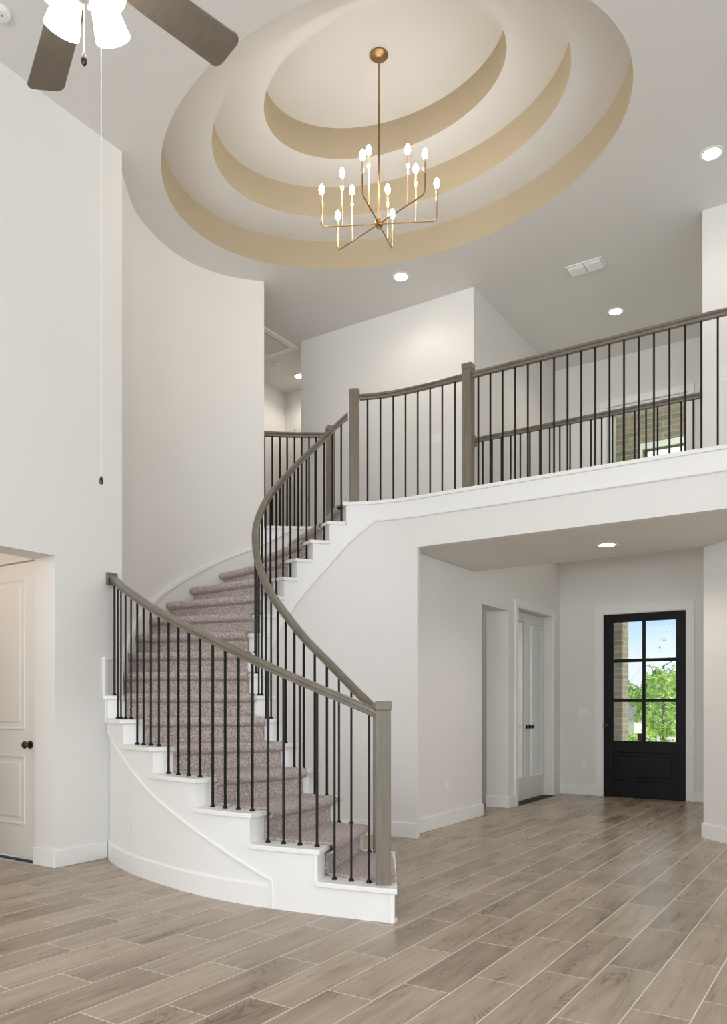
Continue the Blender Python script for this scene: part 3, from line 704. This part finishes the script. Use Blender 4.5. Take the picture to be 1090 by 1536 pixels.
# upper hall door at the far end, only its hinge edge shows
d5 = MB().box(-6.924, -6.05, 8.90, 8.945, ZF+0.01, ZF+2.05); o5 = d5.build('door_5', 'doorwhite', bevel=0.003); o5['kind'] = 'structure'; o5['label'] = 'white upper hall door beyond the landing railing'; o5['category'] = 'door'
MB().box(-6.955, -6.925, 8.93, 8.948, ZF+0.01, ZF+2.05).build('hinge_gap_shade', 'dark', o5)  # dark strip painted as the shadow line beside the hinges
for z in (0.25, 0.80, 1.35): MB().box(-6.965, -6.915, 8.905, 8.929, ZF+z-0.05, ZF+z+0.05).build('door_hinge', 'plastic', o5)

# high foyer window
yw = 10.33
wf = MB(); fw_ = 0.05
wf.box(wx0, wx0+fw_, yw+0.02, yw+0.09, wz0, wz1).box(wx1-fw_, wx1, yw+0.02, yw+0.09, wz0, wz1).box(wx0+fw_, wx1-fw_, yw+0.02, yw+0.09, wz1-fw_, wz1).box(wx0+fw_, wx1-fw_, yw+0.02, yw+0.09, wz0, wz0+fw_)
wo_ = wf.build('window_1', 'trim', bevel=0.003); wo_['kind'] = 'structure'; wo_['label'] = 'high foyer window above the entry door'; wo_['category'] = 'window'
MB().box(wx0+fw_, wx1-fw_, yw+0.052, yw+0.058, wz0+fw_, wz1-fw_).build('window_glass', 'glass', wo_)
MB().box(wx0-0.09, wx1+0.07, yw-0.018, yw, wz1, wz1+0.09).box(wx0-0.09, wx0, yw-0.018, yw, wz0-0.09, wz1).box(wx1, wx1+0.07, yw-0.018, yw, wz0-0.09, wz1).box(wx0, wx1, yw-0.03, yw, wz0-0.09, wz0).build('window_casing', 'trim', wo_, bevel=0.004)

# ------------------------------------------------------------------ chandelier
RT = Vector((math.cos(TH), math.sin(TH))); FW = Vector((-math.sin(TH), math.cos(TH)))
HC = Vector((-3.4229, 5.5252)); HZ = 5.203; ZT = ZC+3*ST
ch = thing('chandelier', (HC.x, HC.y, ZT), 'brass six-arm chandelier with twelve lit candle bulbs under the oval ceiling tray', 'chandelier')
MB().lathe([(0.0, 0.0), (0.075, 0.0), (0.078, -0.008), (0.06, -0.024), (0.02, -0.032), (0.013, -0.06), (0.0, -0.06)], (HC.x, HC.y, ZT)).build('canopy', 'brass', ch, smooth=True)
MB().tube([(HC.x, HC.y, ZT-0.05), (HC.x, HC.y, HZ)], 0.0085, 12).build('rod', 'brass', ch, smooth=True)
MB().lathe([(0.0, -0.045), (0.012, -0.04), (0.018, -0.028), (0.032, -0.02), (0.034, 0.018), (0.026, 0.024), (0.012, 0.03), (0.010, 0.06), (0.0, 0.06)], (HC.x, HC.y, HZ), 16).build('hub', 'brass', ch, smooth=True)
arms = [(0.474, -0.04), (0.125, 0.365), (-0.350, 0.385), (-0.474, 0.04), (-0.135, -0.372), (0.350, -0.385)]
for a_, b_ in arms:
    v = RT*a_ + FW*b_
    def at(s, z): return (HC.x+v.x*s, HC.y+v.y*s, HZ+z)
    pts = [at(0.03, 0)] + [at(0.94, 0), at(0.975, 0.006), at(0.992, 0.02), at(1.0, 0.045), at(1.0, 0.20)]
    arm = MB().tube(pts, 0.0058, 8).build('arm', 'brass', ch, smooth=True)
    for s, zb, hh in ((1.0, 0.15, 0.27), (0.64, 0.0, 0.40)):
        c = at(s, 0)
        st = MB()
        if s < 1: st.tube([(c[0], c[1], HZ), (c[0], c[1], HZ+hh-0.11)], 0.0048, 8)
        st.lathe([(0.0, hh-0.115), (0.008, hh-0.11), (0.0145, hh-0.085), (0.0165, hh-0.078), (0.0105, hh-0.072), (0.0095, hh-0.02), (0.0095, hh), (0.0, hh)], (c[0], c[1], HZ), 12)
        st.build('candle_sleeve', 'sleeve', arm, smooth=True)
        MB().lathe([(0.0, hh), (0.009, hh), (0.0185, hh+0.016), (0.0235, hh+0.036), (0.019, hh+0.060), (0.008, hh+0.080), (0.0, hh+0.088)], (c[0], c[1], HZ), 12).build('bulb', 'bulb', arm, smooth=True)

# ------------------------------------------------------------------ ceiling fan
FC = Vector((-2.3065, 1.7713)); FZ = 3.862
fan = thing('ceiling_fan', (FC.x, FC.y, ZC), 'ceiling fan with brown blades and lit white glass shades at the upper left', 'fan')
MB().lathe([(0.0, 0.0), (0.07, 0.0), (0.075, -0.02), (0.05, -0.07), (0.015, -0.09), (0.0, -0.09)], (FC.x, FC.y, ZC)).build('canopy', 'pewter', fan, smooth=True)
MB().tube([(FC.x, FC.y, ZC-0.06), (FC.x, FC.y, FZ+0.10)], 0.013, 12).build('downrod', 'pewter', fan, smooth=True)
MB().lathe([(0.0, 0.13), (0.03, 0.12), (0.06, 0.10), (0.12, 0.07), (0.13, 0.02), (0.12, -0.03), (0.08, -0.06), (0.05, -0.075), (0.0, -0.075)], (FC.x, FC.y, FZ), 32).build('motor_housing', 'pewter', fan, smooth=True)
grad = 0.15
for j in range(5):
    a = math.radians(51+72*j); u = RT*math.cos(a)+FW*math.sin(a); w = Vector((-u.y, u.x))
    def bp(r, s, dz=0): 
        q = u*r + w*s; zz = FZ+0.0+grad*q.dot(RT) - s*0.20 + dz
        return (FC.x+q.x, FC.y+q.y, zz)
    out = [(0.20, -0.060), (0.30, -0.066), (0.60, -0.072)]
    for k in range(7):
        b = -PI/2+k*PI/12; out.append((0.635+0.032*math.cos(b), -0.042+0.032*math.sin(b)))
    out = out + [(r, -s) for r, s in out[::-1]]
    mb = MB(); mb.loft([[bp(r, s, 0.004) for r, s in out], [bp(r, s, -0.004) for r, s in out]])
    bl = mb.build('blade', 'blade', fan)
    mb = MB(); mb.loft([[bp(r, s, -0.004) for r, s in ((0.10, -0.02), (0.22, -0.035), (0.26, 0), (0.22, 0.035), (0.10, 0.02))], [bp(r, s, -0.012) for r, s in ((0.10, -0.02), (0.22, -0.035), (0.26, 0), (0.22, 0.035), (0.10, 0.02))]])
    mb.build('blade_bracket', 'pewter', bl)
MB().lathe([(0.0, -0.075), (0.05, -0.08), (0.07, -0.10), (0.07, -0.15), (0.045, -0.18), (0.02, -0.20), (0.0, -0.20)], (FC.x, FC.y, FZ), 24).build('light_kit', 'pewter', fan, smooth=True)
for dg in (57, 147, 237, 327):
    a = math.radians(dg); u = RT*math.cos(a)+FW*math.sin(a); ax = Vector((u.x*0.42, u.y*0.42, -0.9)).normalized()
    c0 = Vector((FC.x+u.x*0.062, FC.y+u.y*0.062, FZ-0.095))
    mb = MB().lathe([(0.0, -0.01), (0.028, 0.0), (0.034, 0.02), (0.046, 0.06), (0.056, 0.11), (0.063, 0.15), (0.058, 0.151), (0.045, 0.10), (0.0, 0.08)], c0, 24, ax)
    mb.build('lamp_shade', 'shade', fan, smooth=True)
p = Vector((FC.x, FC.y))
pc_ = MB().tube([(p.x, p.y, FZ-0.20), (p.x, p.y, 3.49)], 0.0018, 6).build('pull_chain', 'plastic', fan)
MB().lathe([(0.0, 0.0), (0.006, -0.004), (0.010, -0.022), (0.010, -0.034), (0.005, -0.042), (0.0, -0.043)], (p.x, p.y, 3.495), 12).build('chain_fob', 'knob', pc_, smooth=True)
p = p + RT*0.060
pc_ = MB().tube([(p.x, p.y, FZ-0.17), (p.x, p.y, 2.02)], 0.0014, 6).build('pull_chain', 'plastic', fan)
MB().lathe([(0.0, 0.0), (0.003, -0.002), (0.006, -0.010), (0.0075, -0.022), (0.005, -0.028), (0.0, -0.029)], (p.x, p.y, 2.02), 12).build('chain_fob', 'knob', pc_, smooth=True)

# ------------------------------------------------------------------ recessed lights and ceiling fittings
def can(x, y, z, label, power=8):
    t = thing('recessed_light', (x, y, z), label, 'light', 'recessed ceiling lights')
    MB().lathe([(0.070, -0.002), (0.070, -0.006), (0.088, -0.008), (0.095, -0.003), (0.095, 0.0), (0.070, 0.0)], (x, y, z), 32).build('trim_ring', 'plastic', t, smooth=True)
    MB().lathe([(0.0, -0.0035), (0.071, -0.0035), (0.071, -0.001), (0.0, -0.001)], (x, y, z), 32).build('lens', 'lens', t)
    if power: light('recessed_lamp', 'SPOT', (x, y, z-0.03), (0, 0, 0), power, (1, 0.90, 0.78), 0.07, spot=math.radians(150))
can(-4.17, 7.172, ZC, 'round recessed light just below the oval tray, left of the air vent')
can(-2.468, 9.141, ZC, 'round recessed light over the high foyer, right of the air vent', 22)
can(-1.101, 6.952, ZC, 'large bright recessed light at the right edge of the ceiling')
can(-6.588, 8.584, ZC, 'small recessed light in the upper hall beyond the curved wall', 14)
can(-2.01, 7.159, 2.673, 'recessed light in the low foyer ceiling under the bridge', 26)
v = thing('air_vent', (-2.47, 8.03, ZC), 'white rectangular air vent with two louvre banks on the foyer ceiling', 'vent')
MB().box(-2.655, -2.285, 7.935, 8.125, ZC-0.012, ZC).build('vent_frame', 'plastic', v, bevel=0.003)
for x0 in (-2.635, -2.465):
    mb = MB()
    for j in range(6): mb.add([(x0, 7.955+j*0.026, ZC-0.014), (x0+0.155, 7.955+j*0.026, ZC-0.014), (x0+0.155, 7.978+j*0.026, ZC-0.030), (x0, 7.978+j*0.026, ZC-0.030), (x0, 7.956+j*0.026, ZC-0.011), (x0+0.155, 7.956+j*0.026, ZC-0.011), (x0+0.155, 7.981+j*0.026, ZC-0.028), (x0, 7.981+j*0.026, ZC-0.028)],
                              [(0, 1, 2, 3), (4, 5, 6, 7), (0, 1, 5, 4), (3, 2, 6, 7), (0, 3, 7, 4), (1, 2, 6, 5)])
    mb.build('louvre_bank', 'plastic', v)
hx0, hx1, hy0, hy1 = -6.95, -6.08, 7.0, 7.885
hatch = thing('attic_hatch', ((hx0+hx1)/2, (hy0+hy1)/2, ZC), 'white framed attic hatch in the upper hall ceiling', 'hatch')
w = 0.075
MB().box(hx0, hx1, hy0, hy0+w, ZC-0.02, ZC).box(hx0, hx1, hy1-w, hy1, ZC-0.02, ZC).box(hx0, hx0+w, hy0+w, hy1-w, ZC-0.02, ZC).box(hx1-w, hx1, hy0+w, hy1-w, ZC-0.02, ZC).build('hatch_frame', 'plastic', hatch, bevel=0.004)
MB().box(hx0+w+0.02, hx1-w-0.02, hy0+w+0.006, hy1-w-0.006, ZC-0.008, ZC-0.002).build('hatch_panel', 'ceil', hatch)
MB().box(hx1-w-0.02, hx1-w, hy0+w, hy1-w, ZC-0.006, ZC-0.001).build('hatch_gap', 'dark', hatch)
def detector(x, y, label):
    t = thing('smoke_detector', (x, y, ZC), label, 'smoke detector')
    MB().lathe([(0.0, 0), (0.065, 0), (0.065, -0.014), (0.055, -0.03), (0.03, -0.036), (0.0, -0.036)], (x, y, ZC), 28).build('housing', 'plastic', t, smooth=True)
    MB().lathe([(0.0, -0.036), (0.008, -0.036), (0.008, -0.039), (0.0, -0.039)], (x+0.02, y, ZC), 10).build('test_button', 'pewter', t)
detector(-4.768, 3.011, 'white smoke detector on the ceiling at the top left corner')
detector(-6.62, 8.12, 'white smoke detector on the upper hall ceiling between the attic hatch and light')

# plates
def plate(name, label, cat, c, n, w, h, kind, gang=1):
    """c centre on the wall, n outward normal"""
    nn = Vector((n[0], n[1], 0)).normalized(); u = Vector((-nn.y, nn.x, 0)); c = Vector(c)
    t = thing(name, tuple(c), label, cat)
    def slab(cu, cz, hw, hh, d0, d1):
        vs = []
        for d in (d0, d1):
            for a, b in ((-1, -1), (1, -1), (1, 1), (-1, 1)):
                vs.append(tuple(c + u*(cu+a*hw) + Vector((0, 0, cz+b*hh)) + nn*d))
        return MB().add(vs, [(0, 3, 2, 1), (4, 5, 6, 7), (0, 1, 5, 4), (1, 2, 6, 5), (2, 3, 7, 6), (3, 0, 4, 7)])
    slab(0, 0, w/2, h/2, 0, 0.006).build('cover_plate', 'plastic', t, bevel=0.002)
    if kind == 'outlet':
        for z in (-0.02, 0.02): slab(0, z, 0.016, 0.014, 0.006, 0.009).build('socket', 'trim', t, bevel=0.002)
    else:
        for g in range(gang): slab((g-(gang-1)/2)*0.046, 0, 0.016, 0.033, 0.006, 0.010).build('rocker', 'trim', t, bevel=0.002)
plate('wall_outlet', 'white outlet low on the foyer wall beside the staircase', 'outlet', (-3.62, 7.154, 0.405), (1, 0), 0.07, 0.115, 'outlet')
plate('wall_outlet', 'white outlet low on the front wall left of the entry door', 'outlet', (-3.285, 10.60, 0.41), (0, -1), 0.07, 0.115, 'outlet')
plate('light_switch', 'white switch plate on the front wall left of the entry door', 'switch', (-3.29, 10.60, 1.13), (0, -1), 0.165, 0.115, 'switch', 3)
plate('light_switch', 'white switch plate on the upper wall behind the balcony balusters', 'switch', (-4.06, 7.77, 4.175), (0, -1), 0.165, 0.115, 'switch', 3)
plate('light_switch', 'white switch plate on the upper right wall behind the balcony rail', 'switch', (-1.10, 7.715, 4.22), (0, -1), 0.12, 0.16, 'switch', 2)
p = oout(5.86, 0.012); d = (oout(5.9, 0)-oout(5.8, 0)).normalized(); nn = Vector((-d.y, d.x)); nn = nn if nn.y < 0 else -nn
plate('wall_outlet', 'white outlet low on the curved wall under the staircase', 'outlet', (p.x, p.y, 0.33), (nn.x, nn.y), 0.07, 0.115, 'outlet')

# ------------------------------------------------------------------ outside
struct(MB().box(-40, 30, 10.76, 90, -0.3, -0.18), 'ground', 'grass', 'green lawn outside the entry')
struct(MB().box(-3.88, 2.0, 10.74, 12.75, -0.18, -0.03), 'floor_porch', 'concrete', 'concrete porch floor')
light('porch_fill', 'POINT', (-2.5, 11.2, 5.5), (0, 0, 0), 13, (1, 0.97, 0.9), 0.1)  # fill light added to brighten the porch brick; no fixture modelled
pw = MB().box(-3.85, -3.19, 12.2, 12.55, -0.03, 6.2).box(-3.19, -0.4, 12.2, 12.55, 5.13, 6.2).box(-3.19, -2.90, 12.2, 12.55, 3.9, 5.13).box(-0.4, 4.0, 12.2, 12.55, -0.03, 6.2)
struct(pw, 'wall_porch', 'brick', 'tan brick porch wall with a tall opening')
struct(MB().box(-3.88, 2.0, 10.74, 12.2, 6.0, 6.1), 'ceiling_porch', 'ceil', 'pale porch ceiling')
struct(MB().box(-2.94, -0.4, 12.17, 12.20, 5.06, 5.15).box(-2.94, -2.89, 12.17, 12.20, 4.0, 5.06), 'trim_10', 'trim', 'white trim band along the porch opening')
struct(MB().box(-9.5, -6.0, 24.0, 27.0, -0.18, -0.16).box(-40, 30, 30, 36, -0.18, -0.16), 'ground_street', 'concrete', 'pale street beyond the lawn')
def tree(name, label, cat, x, y, h, r, n, ls, m, trunk_h, group=None, sparse_top=0.0):
    t = thing(name, (x, y, -0.18), label, cat, group)
    tt = 0.62 if sparse_top else 0.9
    mb = MB(); mb.tube([(x, y, -0.18), (x+0.03, y, h*0.4), (x, y+0.02, h*tt)], [0.022*h/3+0.006, 0.015*h/3+0.005, 0.004], 8)
    for j in range(9):
        a = j*2.4; z = trunk_h+(h*0.8-trunk_h)*j/9; mb.tube([(x, y, z), (x+math.cos(a)*r*0.5, y+math.sin(a)*r*0.5, z+0.3*r), (x+math.cos(a)*r*0.85, y+math.sin(a)*r*0.85, z+0.7*r)], [0.012, 0.008, 0.003], 5)
    mb.build('trunk', 'bark', t, smooth=True)
    lf = MB()
    for j in range(n):
        while True:
            px, py, pz = (random.uniform(-1, 1) for _ in range(3))
            q = px*px+py*py+pz*pz
            if 0.05 < q < 1: break
        zc = (trunk_h+h)/2; hz = (h-trunk_h)/2
        if sparse_top and pz > 0.32 and random.random() < sparse_top: continue
        taper = 1.0-0.45*max(0, pz)
        c = Vector((x+px*r*taper, y+py*r*taper, zc+pz*hz))
        u = Vector([random.gauss(0, 1) for _ in range(3)]).normalized(); w_ = u.orthogonal().normalized()
        s = ls*random.uniform(0.6, 1.3)
        lf.add([c-u*s, c+w_*s*0.45, c+u*s, c-w_*s*0.45], [(0, 1, 2, 3)])
    lf.build('foliage', m, t)
tree('sapling', 'bright green young tree close outside the right door lites', 'tree', -3.39, 15.8, 2.75, 0.42, 1000, 0.05, 'leaf', 0.0, sparse_top=0.9)
far = [('green tree on the tree line straight behind the young tree', -7.0, 33.0, 2.3, 0.8), ('green tree on the tree line at the right door lites', -5.7, 27.0, 2.5, 1.1),
       ('distant tree at the left end of the tree line', -14.6, 54.0, 3.3, 2.0), ('distant tree beyond the low grey-roofed house', -11.6, 58.0, 3.6, 2.2), ('distant tree between house and young tree', -9.4, 48.0, 3.2, 1.7)]
for lab, x, y, h, r in far:
    tree('tree', lab, 'tree', x, y, h, r, 1500, 0.17*(r/2), 'leaf2', 0.2, 'trees beyond the lawn')
tree('shrub', 'small green shrub outside the lower left door lites', 'shrub', -4.24, 17.0, 0.62, 0.30, 500, 0.045, 'leaf', -0.1)
hs = thing('house', (-11.3, 41, -0.18), 'low grey-roofed house far beyond the lawn', 'house')
MB().box(-12.8, -9.9, 40, 43, -0.18, 0.55).build('house_wall', 'wall', hs)
MB().add([(-13.0, 39.8, 0.55), (-9.7, 39.8, 0.55), (-9.7, 43.2, 0.55), (-13.0, 43.2, 0.55), (-12.6, 41.5, 1.25), (-10.1, 41.5, 1.25)], [(0, 1, 5, 4), (1, 2, 5), (2, 3, 4, 5), (3, 0, 4), (0, 3, 2, 1)]).build('house_roof', 'roof', hs)
mp = thing('garden_post', (-3.42, 14.3, -0.18), 'small dark post outside in the lower left door lite', 'post')
MB().box(-3.45, -3.39, 14.27, 14.33, -0.18, 0.62).build('post_shaft', 'iron', mp); MB().box(-3.47, -3.37, 14.25, 14.35, 0.60, 0.72).build('post_cap', 'iron', mp)
